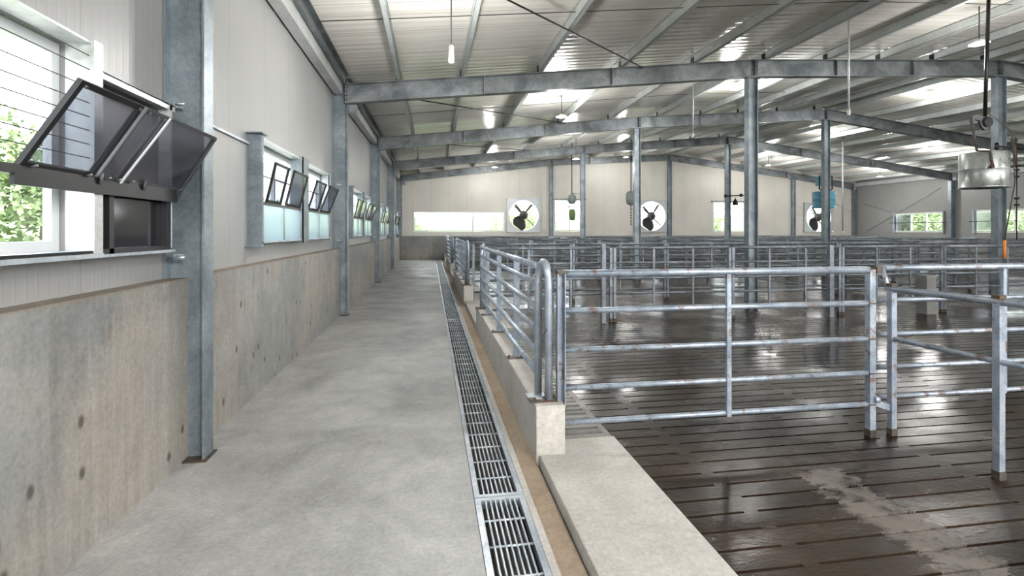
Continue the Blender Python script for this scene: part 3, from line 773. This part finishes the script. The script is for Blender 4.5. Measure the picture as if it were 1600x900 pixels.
# ---------------------------------------------------------------- kerb railings
RH6 = [1.34, 1.205, 1.03, .855, .69, .53]
def kerb_railing(y0, y1, posts, label, hoop2=True, closed=0):
    r = empty('kerb_railing', (.80, y0, .37), label, 'railing')
    x = .80
    for i, z in enumerate(RH6):
        m = MB(); m.tube((x-.005, y0+.13, z), (x-.005, y1-.0, z), .023 if i else .026, 12); m.build('rail', M['galv_clean'], r)
    for y in posts:
        m = MB(); m.box(x-.012+.005, x+.05, y-.007, y+.007, .38, 1.30)
        # rounded plate: flat bar with bent head
        pr = [(.05, 1.30), (.05, 1.335), (.035, 1.36), (.01, 1.375), (-.015, 1.37), (-.02, 1.35), (-.007, 1.30)]
        n_ = len(pr); m.add([(x+p[0], y-.007, p[1]) for p in pr]+[(x+p[0], y+.007, p[1]) for p in pr], [tuple(range(n_))[::-1], tuple(range(n_, 2*n_))]+[(i, (i+1) % n_, n_+(i+1) % n_, n_+i) for i in range(n_)])
        p = m.build('post', M['galv_mid'], r)
        m = MB(); m.box(x-.07, x+.09, y-.05, y+.05, .370, .380); m.tube((x-.05, y, .38), (x-.05, y, .40), .009, 6); m.tube((x+.075, y, .38), (x+.075, y, .40), .009, 6)
        m.build('foot_plate', M['rusty'], p)
    ends = [(y0, y0+.13)]+([(y1, y1-.13)] if hoop2 else [])
    for (a, b) in ends:
        m = MB(); c = (a+b)/2; rr = abs(b-a)/2; sg = 1 if b > a else -1
        pts = [(x+.045, a, .38), (x+.045, a, 1.25)]
        for k in range(1, 10):
            t = math.pi*k/10; pts.append((x+.045-.05*k/10, c-sg*rr*math.cos(t), 1.25+.12*math.sin(t)))
        pts += [(x-.005, b, 1.25), (x-.005, b, .38)]
        m.path(pts, .029, 14); h = m.build('hoop_post', M['galv_clean'], r)
        m = MB(); m.box(x-.10, x+.11, min(a, b)-.04, max(a, b)+.04, .370, .379); m.build('foot_plate', M['rusty'], h)
    return r
kerb_railing(3.60, 8.12, (4.86, 6.13, 7.40), 'galvanised six-rail railing on the nearest kerb')
kerb_railing(11.55, 16.3, (12.9, 14.1, 15.3), 'galvanised six-rail railing on the second kerb')
kerb_railing(19.6, 24.4, (20.9, 22.1, 23.3), 'galvanised six-rail railing on the third kerb')
kerb_railing(27.4, 28.3, (27.9,), 'short galvanised railing on the farthest kerb', False)
m = MB(); m.box(.70, .84, 3.66, 3.76, .372, .382); m.box(.755, .80, 3.60, 3.70, .382, .388)
tag(m.build('hinge_plate', M['galv']), 'galvanised plate sticking out of the nearest kerb top under the hoop', 'plate')

# ---------------------------------------------------------------- fence panels
GH = [1.29, 1.02, .735, .46, .21]
def panel_proto(w, name, mids, rusty=True, posts=(0, 1), ztop=1.31, mat=None):
    r = bpy.data.objects.new(name, None); COL.objects.link(r)
    mat = mat or M['galv_rail']
    for i, z in enumerate(GH):
        m = MB(); m.tube((.02, 0, z), (w-.02, 0, z), .028 if i == 0 else .021, 12); m.build('rail', mat, r)
    for x in mids:
        m = MB(); m.box(x-.018, x+.018, -.03, -.006, GH[-1]-.02, GH[0]-.02); m.build('upright', mat, r)
    for k in posts:
        x = k*w; m = MB(); m.box(x-.026, x+.026, -.026, .026, -.05, ztop-.02); p = m.build('post', mat, r)
        m = MB(); m.box(x-.029, x+.029, -.029, .029, -.05, .01); m.build('rusty_foot', M['rusty'], p)
        for z in GH[1:]: MB().box(x-.028, x+.028, -.028, .028, z-.005, z+.005).build('weld_band', M['rusty'], p)
    return r
# near gate with its hinge channel
g1 = panel_proto(2.56, 'pen_gate', (1.31,), posts=(1,)); g1.location = (.93, 3.58, 0)
tag(g1, 'nearest five-rail galvanised pen gate, hung beside the hooped railing', 'gate')
m = MB()
m.box(.90, .96, 3.60, 3.606, .33, 1.30); m.box(.90, .906, 3.55, 3.606, .33, 1.30); m.box(.954, .96, 3.55, 3.606, .33, 1.30)
hp = m.build('hinge_post', M['galv_rail'], g1)
m = MB(); m.box(.895, .965, 3.545, 3.611, 1.29, 1.315); m.build('rusty_cap', M['rusty'], hp)
# second gate with end posts
g2 = panel_proto(2.6, 'pen_gate', (1.26,), posts=(1,)); g2.location = (3.68, 3.72, 0)
tag(g2, 'second five-rail galvanised gate in the nearest fence, right of the latch', 'gate')
# latch between the two
m = MB(); m.tube((3.52, 3.59, 1.285), (3.66, 3.68, 1.285), .017, 8); m.box(3.55, 3.60, 3.575, 3.62, 1.26, 1.31)
tag(m.build('gate_latch', M['rusty']), 'rusty latch pin joining the tops of the two nearest gates', 'latch')
m = MB(); m.bar((3.49, 3.57, .235), (3.67, 3.58, .17), .02, .05); m.tube((3.50, 3.56, .25), (3.54, 3.56, .25), .03, 8)
tag(m.build('gate_latch', M['galv_rail']), 'flat galvanised link low down between the two nearest gates', 'latch')
# two-rail barrier towards the camera
b = empty('barrier', (3.69, 3.58, -.05), 'two-rail barrier of galvanised pipe running out of frame at right', 'barrier')
for y in (3.58, 2.83, .9):
    m = MB(); m.box(3.69+(3.58-y)*.06-.023, 3.69+(3.58-y)*.06+.023, y-.023, y+.023, -.05, 1.16); p = m.build('post', M['galv_rail'], b)
    m = MB(); xx = 3.69+(3.58-y)*.06; m.box(xx-.026, xx+.026, y-.026, y+.026, -.05, .005); m.build('rusty_foot', M['rusty'], p)
    m = MB(); m.box(xx-.027, xx+.027, y-.027, y+.027, 1.15, 1.175); m.build('rusty_cap', M['rusty'], p)
for z, rr in ((1.13, .026), (.73, .02)):
    m = MB(); m.tube((3.69, 3.58, z), (3.69+.06*2.68, .9, z), rr, 12); m.build('rail', M['galv_rail'], b)
m = MB(); m.tube((3.70, 3.62, 1.12), (3.72, 3.70, 1.30), .018, 8); m.build('link', M['galv_rail'], b)
# rest of the nearest row, then the rows behind
bpy.context.view_layer.update()
PW = 2.28
proto = panel_proto(PW, 'pen_fence', (PW*.5,), posts=(0, 1), mat=M['galv_dull'])
proto2 = panel_proto(PW, 'pen_fence', (PW*.33, PW*.67), posts=(0, 1), mat=M['galv_dull'])
rowlab = ['nearest', 'second', 'third', 'fourth', 'fifth', 'sixth', 'last']
rows = [(3.66, 6.5), (8.86, .96), (11.55, .96), (16.5, .96), (19.4, .96), (24.5, .96), (27.2, .96)]
first = {0: True, 1: True}
for ri, (D, xs) in enumerate(rows):
    x = xs; k = 0
    while x+PW < 26.6:
        w = ri % 2; pr = (proto, proto2)[w]
        if first[w]: o = pr; first[w] = False
        else:
            o = pr.copy(); COL.objects.link(o)
            for ch in list(pr.children):
                c = ch.copy(); COL.objects.link(c); c.parent = o
                for g_ in ch.children:
                    d = g_.copy(); COL.objects.link(d); d.parent = c
        o.location = (x, D, 0)
        tag(o, f'galvanised five-rail fence panel in the {rowlab[ri]} cross fence, {ORD[k]} from the aisle', 'fence', f'fence panels of the {rowlab[ri]} cross fence')
        x += PW+.07; k += 1
# dividers running away from the camera
for (X, a, b, nm) in ((9.5, 11.7, 16.4, 'second pen'), (14.5, 11.7, 16.4, 'second pen near the ridge'), (20.2, 11.7, 16.4, 'second pen on the right'),
                      (5.7, 19.55, 24.4, 'third pen'), (10.4, 19.55, 24.4, 'third pen mid way'), (15.2, 19.55, 24.4, 'third pen near the ridge'), (20.2, 19.55, 24.4, 'third pen on the right'),
                      (14.2, 3.9, 8.7, 'first pen on the right')):
    y = a; k = 0
    while y+PW < b+.1:
        o = proto.copy(); COL.objects.link(o)
        for ch in list(proto.children):
            c = ch.copy(); COL.objects.link(c); c.parent = o
            for g_ in ch.children:
                d = g_.copy(); COL.objects.link(d); d.parent = c
        o.location = (X, y, 0); o.rotation_euler = (0, 0, math.radians(90))
        tag(o, f'fence panel running lengthways in the {nm}, {["nearer","farther","farthest"][k]} of the line', 'fence', f'lengthways fence panels of the {nm}')
        y += PW+.07; k += 1
# stout posts and boxes in the second row
for (X, D, h, s_, lab) in ((9.78, 8.72, .72, .22, 'squat square concrete post under the second cross fence'), (7.62, 8.72, 1.33, .09, 'square rust streaked post in the second fence, left of the squat concrete post'),
                      (3.05, 8.72, 1.36, .08, 'square rust streaked post at the first joint of the second fence')):
    m = MB(); m.box(X-s_/2, X+s_/2, D-s_/2, D+s_/2, -.05, h)
    tag(m.build('square_post', M['slotslab'] if s_ > .2 else M['galv_dull'], bevel=.005), lab, 'post')
# feeding grid: tall verticals in row three right half
for k in range(3):
    x0 = 15.6+k*2.4; r = empty('feed_barrier', (x0, 11.2, -.05), f'upright-bar feed barrier behind the second fence, {ORD[k]} of three from the left', 'barrier')
    for z in (1.30, .85, .45):
        m = MB(); m.tube((x0, 11.2, z), (x0+2.3, 11.2, z), .022, 8); m.build('rail', M['galv_rail'], r)
    for i in range(9):
        m = MB(); xx = x0+.05+i*.275; m.tube((xx, 11.2, -.05 if i in (0, 8) else .45), (xx, 11.2, 1.30), .016 if i not in (0, 8) else .035, 8); m.build('upright', M['galv_rail'], r)

# ---------------------------------------------------------------- hanging drums
def hanging_drum(x, D, zb, R, H, label, blue=False):
    zt = zb+H; zr = top(x, D)+GAP; k_ = R/.5
    r = empty('hanging_drum_fan', (x, D, zb), label, 'fan')
    m = MB(); m.lathe((x, D, zb), [(R*.93, 0), (R*1.03, 0), (R*1.03, .02), (R, .03), (R, H*.52), (R*1.008, H*.53), (R, H*.55), (R, H*.97), (R*.97, H), (R*.93, H), (R*.95, H*.96), (R*.96, .02), (R*.93, 0)], 48)
    m.build('shroud', M['blue'] if blue else M['drum'], r)
    m = MB(); m.lathe((x, D, zb), [(.001, H*.3), (.16, H*.3), (.16, H*.7), (.001, H*.7)], 20); m.build('motor', M['greybody'], r)
    for k in range(3):
        a = 2*math.pi*k/3+.4; m = MB(); m.bar((x, D, zb+H*.45), (x+R*.9*math.cos(a), D+R*.9*math.sin(a), zb+H*.45), .14, .02); m.build('blade', M['darkgrey'], r)
    for k in range(3):
        a = 2*math.pi*k/3+.9; m = MB(); m.tube((x, D, zb+H*.6), (x+R*.95*math.cos(a), D+R*.95*math.sin(a), zb+H*.6), .015, 8); m.build('support_arm', M['galv'], r)
    hz = zt+.55
    m = MB(); m.path([(x+.10, D, zr), (x+.02, D, hz)], .028, 10); m.build('drop_rod', M['dark'], r)
    if not blue:
        m = MB(); yk = D
        prof_ = [(a_*k_, b_) for a_, b_ in [(-.40, .00), (-.36, .07), (-.20, .10), (.04, .06), (.14, .10), (.20, .02), (.16, -.10), (.0, -.16), (-.10, -.10), (-.16, .0), (-.30, .02), (-.38, -.04)]]
        n = len(prof_); vs = [(x+p[0], yk-.02, hz+p[1]) for p in prof_]+[(x+p[0], yk+.02, hz+p[1]) for p in prof_]
        m.add(vs, [tuple(range(n))[::-1], tuple(range(n, 2*n))]+[(i, (i+1) % n, n+(i+1) % n, n+i) for i in range(n)])
        bk = m.build('hanger_bracket', M['darkgrey'], r)
        m = MB(); m.tube((x+.04, yk-.05, hz-.02), (x+.04, yk+.05, hz-.02), .09, 14); m.build('pulley', M['dark'], bk)
        m = MB(); m.path([(x-.38*k_, yk, hz), (x-.40*k_, yk-.1, zt+.02), (x-.40*k_, yk-R*.9, zt-.02)], .018, 8); m.build('hanger_strap', M['rusty'], r)
        m = MB(); m.path([(x-.40*k_, yk-R*.90, zt), (x-.36*k_, yk-R*.98, zb+H*.55)], .02, 8); m.tube((x-.36*k_, yk-R*1.0, zb+H*.55), (x-.36*k_, yk-R*.9, zb+H*.55), .035, 10); m.build('hanger_clamp', M['rusty'], r)
        m = MB(); m.path([(x+.3*k_, yk-R*.95, zt+.14), (x+.3*k_, yk-R*1.0, zb+H*.6)], .02, 8); m.lathe((x+.3*k_, yk-R*.95, zt+.17), [(.02, -.02), (.05, -.02), (.05, .02), (.02, .02), (.02, -.02)], 14, 'y'); m.build('hanger_clamp', M['rusty'], r)
    else:
        m = MB()
        for sx in (-1, 1): m.path([(x+sx*.13, D-.1, zt), (x+sx*.26, D-.1, zt+.1), (x+sx*.26, D-.1, zt+.55), (x, D, zt+.62)], .025, 8)
        m.build('yoke', M['dark'], r)
        m = MB(); m.box(x-.26, x-.02, D-.16, D+.1, zt+.22, zt+.55); m.build('control_box', M['blue'], r)
    return r
hanging_drum(9.33, 7.3, 2.33, .33, .60, 'big galvanised drum hanging in front of the nearest ridge column')
hanging_drum(14.25, 16.62, 2.44, .37, .60, 'blue drum hanging behind the second ridge column', True)
# cable, chain and orange sleeve next to the big drum
m = MB(); m.path([(9.4, 7.25, 3.6), (9.30, 6.85, 3.2), (9.36, 6.85, 2.4), (9.22, 6.9, 1.45)], .009, 6)
r = m.build('hanging_rope', M['rusty']); tag(r, 'thin rusty rope hanging down past the big galvanised drum', 'rope')
m = MB(); m.tube((9.22, 6.9, 1.15), (9.22, 6.9, 1.45), .022, 8); s_ = m.build('orange_sleeve', M['orange'], r)
m = MB(); cx, cy = 13.05, 9.7
m.tube((cx+.25, cy, 1.4), (cx+.25, cy, 3.3), .012, 6)
for z in (3.1, 3.0, 2.85, 2.35, 2.2): m.lathe((cx+.25, cy, z), [(.001, -.03), (.05, -.02), (.05, .02), (.001, .03)], 10)
m.tube((cx+.25, cy, 3.3), (cx+.25, cy, 3.54), .01, 6)
tag(m.build('hanging_chain', M['dark']), 'dark knotted chain hanging right of the nearest ridge column', 'chain')
m = MB(); m.tube((12.9, 9.78, 3.55), (13.75, 9.78, 3.50), .022, 8); m.lathe((13.7, 9.78, 3.5), [(.001, -.05), (.05, -.04), (.05, .04), (.001, .05)], 10); m.lathe((12.85, 9.78, 3.55), [(.001, -.09), (.04, -.07), (.04, .07), (.001, .09)], 10)
tag(m.build('bracket_arm', M['dark']), 'dark bracket arm bolted across the nearest ridge column', 'bracket')
# ---------------------------------------------------------------- cow brushes on drop rods
def cow_brush(x, D, zt, label, kind):
    zr = top(x, D)+GAP
    r = empty('cow_brush', (x, D, zt-.6), label, 'brush')
    MB().tube((x, D, zr), (x, D, zt), .022, 8).build('drop_rod', M['dark'], r)
    if kind == 0:
        MB().lathe((x, D, zt), [(.001, 0), (.10, -.02), (.19, -.10), (.20, -.28), (.16, -.42), (.10, -.47), (.001, -.48)], 20).build('motor_casing', M['greybody'], r)
        MB().path([(x+.02, D, zt+.02), (x+.45, D, zt+.04), (x+.47, D, zt-.3)], .025, 8).build('bracket', M['galv'], r)
        m = MB(); m.path([(x-.2, D, zt-.2), (x-.22, D, zt-.55), (x, D, zt-.7), (x+.22, D, zt-.55), (x+.2, D, zt-.2)], .018, 8); m.build('yoke', M['galv'], r)
        m = MB(); m.lathe((x+.02, D, zt-.7), [(.02, 0), (.13, -.02), (.15, -.2), (.12, -.52), (.02, -.55)], 16); m.build('bristles', M['greenbrush'], r)
    else:
        MB().lathe((x, D, zt), [(.001, .02), (.12, 0), (.22, -.10), (.25, -.35), (.22, -.58), (.12, -.66), (.001, -.67)], 20).build('motor_casing', M['greybody'], r)
        m = MB(); z = zt-.67
        for k in range(7): m.lathe((x, D, z-.06-k*.14), [(.001, -.05), (.03, -.03), (.03, .03), (.001, .05)], 8)
        m.tube((x, D, z), (x, D, z-.95), .01, 6); m.build('chain', M['rusty'], r)
cow_brush(6.6, 23.3, 3.35, 'green cattle brush on a drop rod, in front of the tall far window', 0)
cow_brush(9.38, 22.9, 3.50, 'oval grey cattle brush motor on a drop rod, left of the middle fan', 1)
m = MB(); m.tube((13.7, 22.1, 3.25), (15.2, 22.1, 3.32), .025, 8)
for x, z in ((14.55, 3.3), (15.1, 3.34), (13.75, 3.26)): m.lathe((x, 22.1, z), [(.001, -.08), (.07, -.06), (.07, .06), (.001, .08)], 10)
m.lathe((14.25, 22.1, 3.0), [(.14, -.18), (.10, 0), (.03, .12), (.001, .2)], 12)
tag(m.build('bracket_arm', M['dark']), 'dark bracket arm across the ridge column before the far window', 'bracket')
# ---------------------------------------------------------------- hanging lights, pipes
def lamp_tube(x, D, zt, zb, label):
    r = empty('hanging_bulb', (x, D, zb), label, 'lamp')
    MB().tube((x, D, zt), (x, D, zb+.16), .008, 8).build('cord', M['darkgrey'], r)
    MB().lathe((x, D, zb), [(.001, 0), (.03, .0), (.034, .04), (.034, .20), (.012, .215), (.001, .215)], 16).build('lamp_body', M['lamp'], r)
    ld = bpy.data.lights.new('lamp_light', 'POINT'); ld.energy = 75; ld.shadow_soft_size = .2; ld.color = (1, .99, .96)
    lo = bpy.data.objects.new('lamp_light', ld); COL.objects.link(lo); lo.parent = r; lo.location = (0, 0, -.3)  # point light added below the tube to brighten the near ceiling
lamp_tube(.25, 6.3, top(.25, 6.3)+GAP, 3.68, 'white tubular lamp on a cord under the near left ceiling, its light added')
LAMP_W = 150
def dish_lamp(x, D, z, label):
    r = empty('ceiling_lamp', (x, D, z), label, 'lamp')
    MB().tube((x, D, max(top(x, D)+GAP, z+.1)), (x, D, z+.03), .01, 6).build('cord', M['darkgrey'], r)
    MB().lathe((x, D, z), [(.001, .05), (.05, .05), (.15, .0), (.15, -.02), (.001, -.025)], 20).build('dish', M['lamp'], r)
    ld = bpy.data.lights.new('lamp_light', 'POINT'); ld.energy = LAMP_W*(3.8 if D < 0 else .3 if D < 9 else .5); ld.shadow_soft_size = .25; ld.color = (1, .99, .96)
    lo = bpy.data.objects.new('lamp_light', ld); COL.objects.link(lo); lo.parent = r; lo.location = (0, 0, -.3)
for (px, py, D, lab) in ((1530, 67, 7.6, 'nearest, at top right'), (1455, 145, 13, 'right of the nearest whole rafter'), (1455, 232, 19, 'below the falling second rafter'),
                         (1273, 197, 19.5, 'beside the second ridge column top'), (1150, 138, 12.5, 'beside the side column under the nearest rafter'), (900, 248, 20, 'beside the side column under the third rafter')):
    tn = (px-800)/794; sy, cy = math.sin(YAW), math.cos(YAW)
    x = (D*sy+tn*D*cy)/(cy-tn*sy); zc = D*cy+x*sy; z = 1.6-(py-361)/794*zc
    dish_lamp(x, D, z, 'small white dish lamp added under the roof for light, '+lab)
for x, D, lab in ((3.2, 25.6, 'above the far end, nearest the aisle'), (10.2, 25.6, 'above the far end, left of the ridge'), (18.5, 25.6, 'above the far end, right of the ridge'), (3.4, 13.0, 'under the left slope, mid barn'), (3.0, -3.5, 'behind the camera on the left'), (9.5, -3.5, 'behind the camera in the middle'), (17.5, -3.5, 'behind the camera on the right'), (24, 24, 'near the far right corner')):  # lamps added to light the far end and the foreground
    dish_lamp(x, D, top(x, D)-.35, 'small white dish lamp added under the roof for light, '+lab)
def drop_pipe(x, D, zb, zt, rr, label):
    r = empty('drop_pipe', (x, D, zb), label, 'pipe')
    MB().tube((x, D, zt), (x, D, zb), rr, 8).build('pipe', M['strut'], r)
    MB().lathe((x, D, zb), [(rr*1.5, 0), (rr*1.5, .08), (rr, .1)], 10).build('end_fitting', M['strut'], r)
drop_pipe(7.27, 7.9, 3.64, top(7.27, 7.9)+GAP, .016, 'thin pale pipe dropping from the roof right of the second rafter splice')
drop_pipe(6.9, 12.6, 4.1, top(6.9, 12.6)+GAP, .012, 'short pale pipe dropping between the first two rafters')
drop_pipe(18.1, 20.0, 1.5, top(18.1, 20)+GAP, .035, 'pale vertical pipe right of the blue drum')

# ---------------------------------------------------------------- outside: trees, fence, sheds
def tree(x, y, h, rc, label, seed, trunk=True):
    rnd = random.Random(seed); z0 = -.55
    r = empty('tree', (x, y, z0), label, 'tree', 'trees outside the windows')
    m = MB(); m.path([(x, y, z0), (x+.1, y, z0+h*.4), (x, y+.1, z0+h*.7)], .14*h/5, 8, r1=.05*h/5); m.build('trunk', M['bark'], r)
    m = MB(); blobs = [(rnd.uniform(-rc, rc)*.6, rnd.uniform(-rc, rc)*.6, rnd.uniform(.3, .95)*h) for _ in range(9)]
    for i in range(4500):
        bx, by, bz = rnd.choice(blobs); R = rc*rnd.uniform(.35, .62)
        th = rnd.uniform(0, 2*math.pi); ph = math.acos(rnd.uniform(-1, 1))
        c = Vector((x+bx+R*math.sin(ph)*math.cos(th), y+by+R*math.sin(ph)*math.sin(th), max(z0+bz+R*.8*math.cos(ph), z0+.1)))
        a = Vector((rnd.gauss(0, 1), rnd.gauss(0, 1), rnd.gauss(0, 1))).normalized(); bb = a.orthogonal().normalized(); s_ = rnd.uniform(.05, .11)*rc/2
        m.add([c-a*s_, c+bb*s_*.5, c+a*s_, c-bb*s_*.5], [(0, 1, 2, 3)])
    m.build('foliage', M['leaf'], r)
TR = [(-17, 9.0, 7.6, 4.2, 'left, beyond the nearest window'), (-26, 16.5, 8, 4.6, 'left, beyond the nearest window, farther back'), (-16, 24, 6.5, 3.8, 'left, beyond the second window'), (-17, 36, 5.5, 3.2, 'left, beyond the third window'),
      (-16, 48, 5, 3, 'left, beyond the fourth window'), (-16, 0.0, 6, 3.4, 'far left at the edge of the picture'),
      (9, 66, 3.4, 3, 'behind the long low far window'), (-3, 75, 3.2, 3.4, 'behind the long low far window at its left'), (14, 70, 5, 4, 'behind the tall far window'), (36, 62, 4, 3.2, 'behind the window between the fans'),
      (36, 34, 4.5, 3, 'right, beyond the right wall windows'), (44, 30, 5.5, 3.6, 'right, beyond the right wall windows, farther back')]
for i, (x, y, h, rc, lab) in enumerate(TR): tree(x, y, h, rc, 'leafy green tree outside, '+lab, 100+i)
m = MB()
for z in (.45, .85): m.box(-12, 14, 48, 48.05, z, z+.06)
for k in range(9): m.box(-12+k*3.2, -11.9+k*3.2, 47.98, 48.08, -.55, 1.0)
tag(m.build('paddock_fence', M['white_wall']), 'pale paddock fence outside behind the long low far window', 'fence')
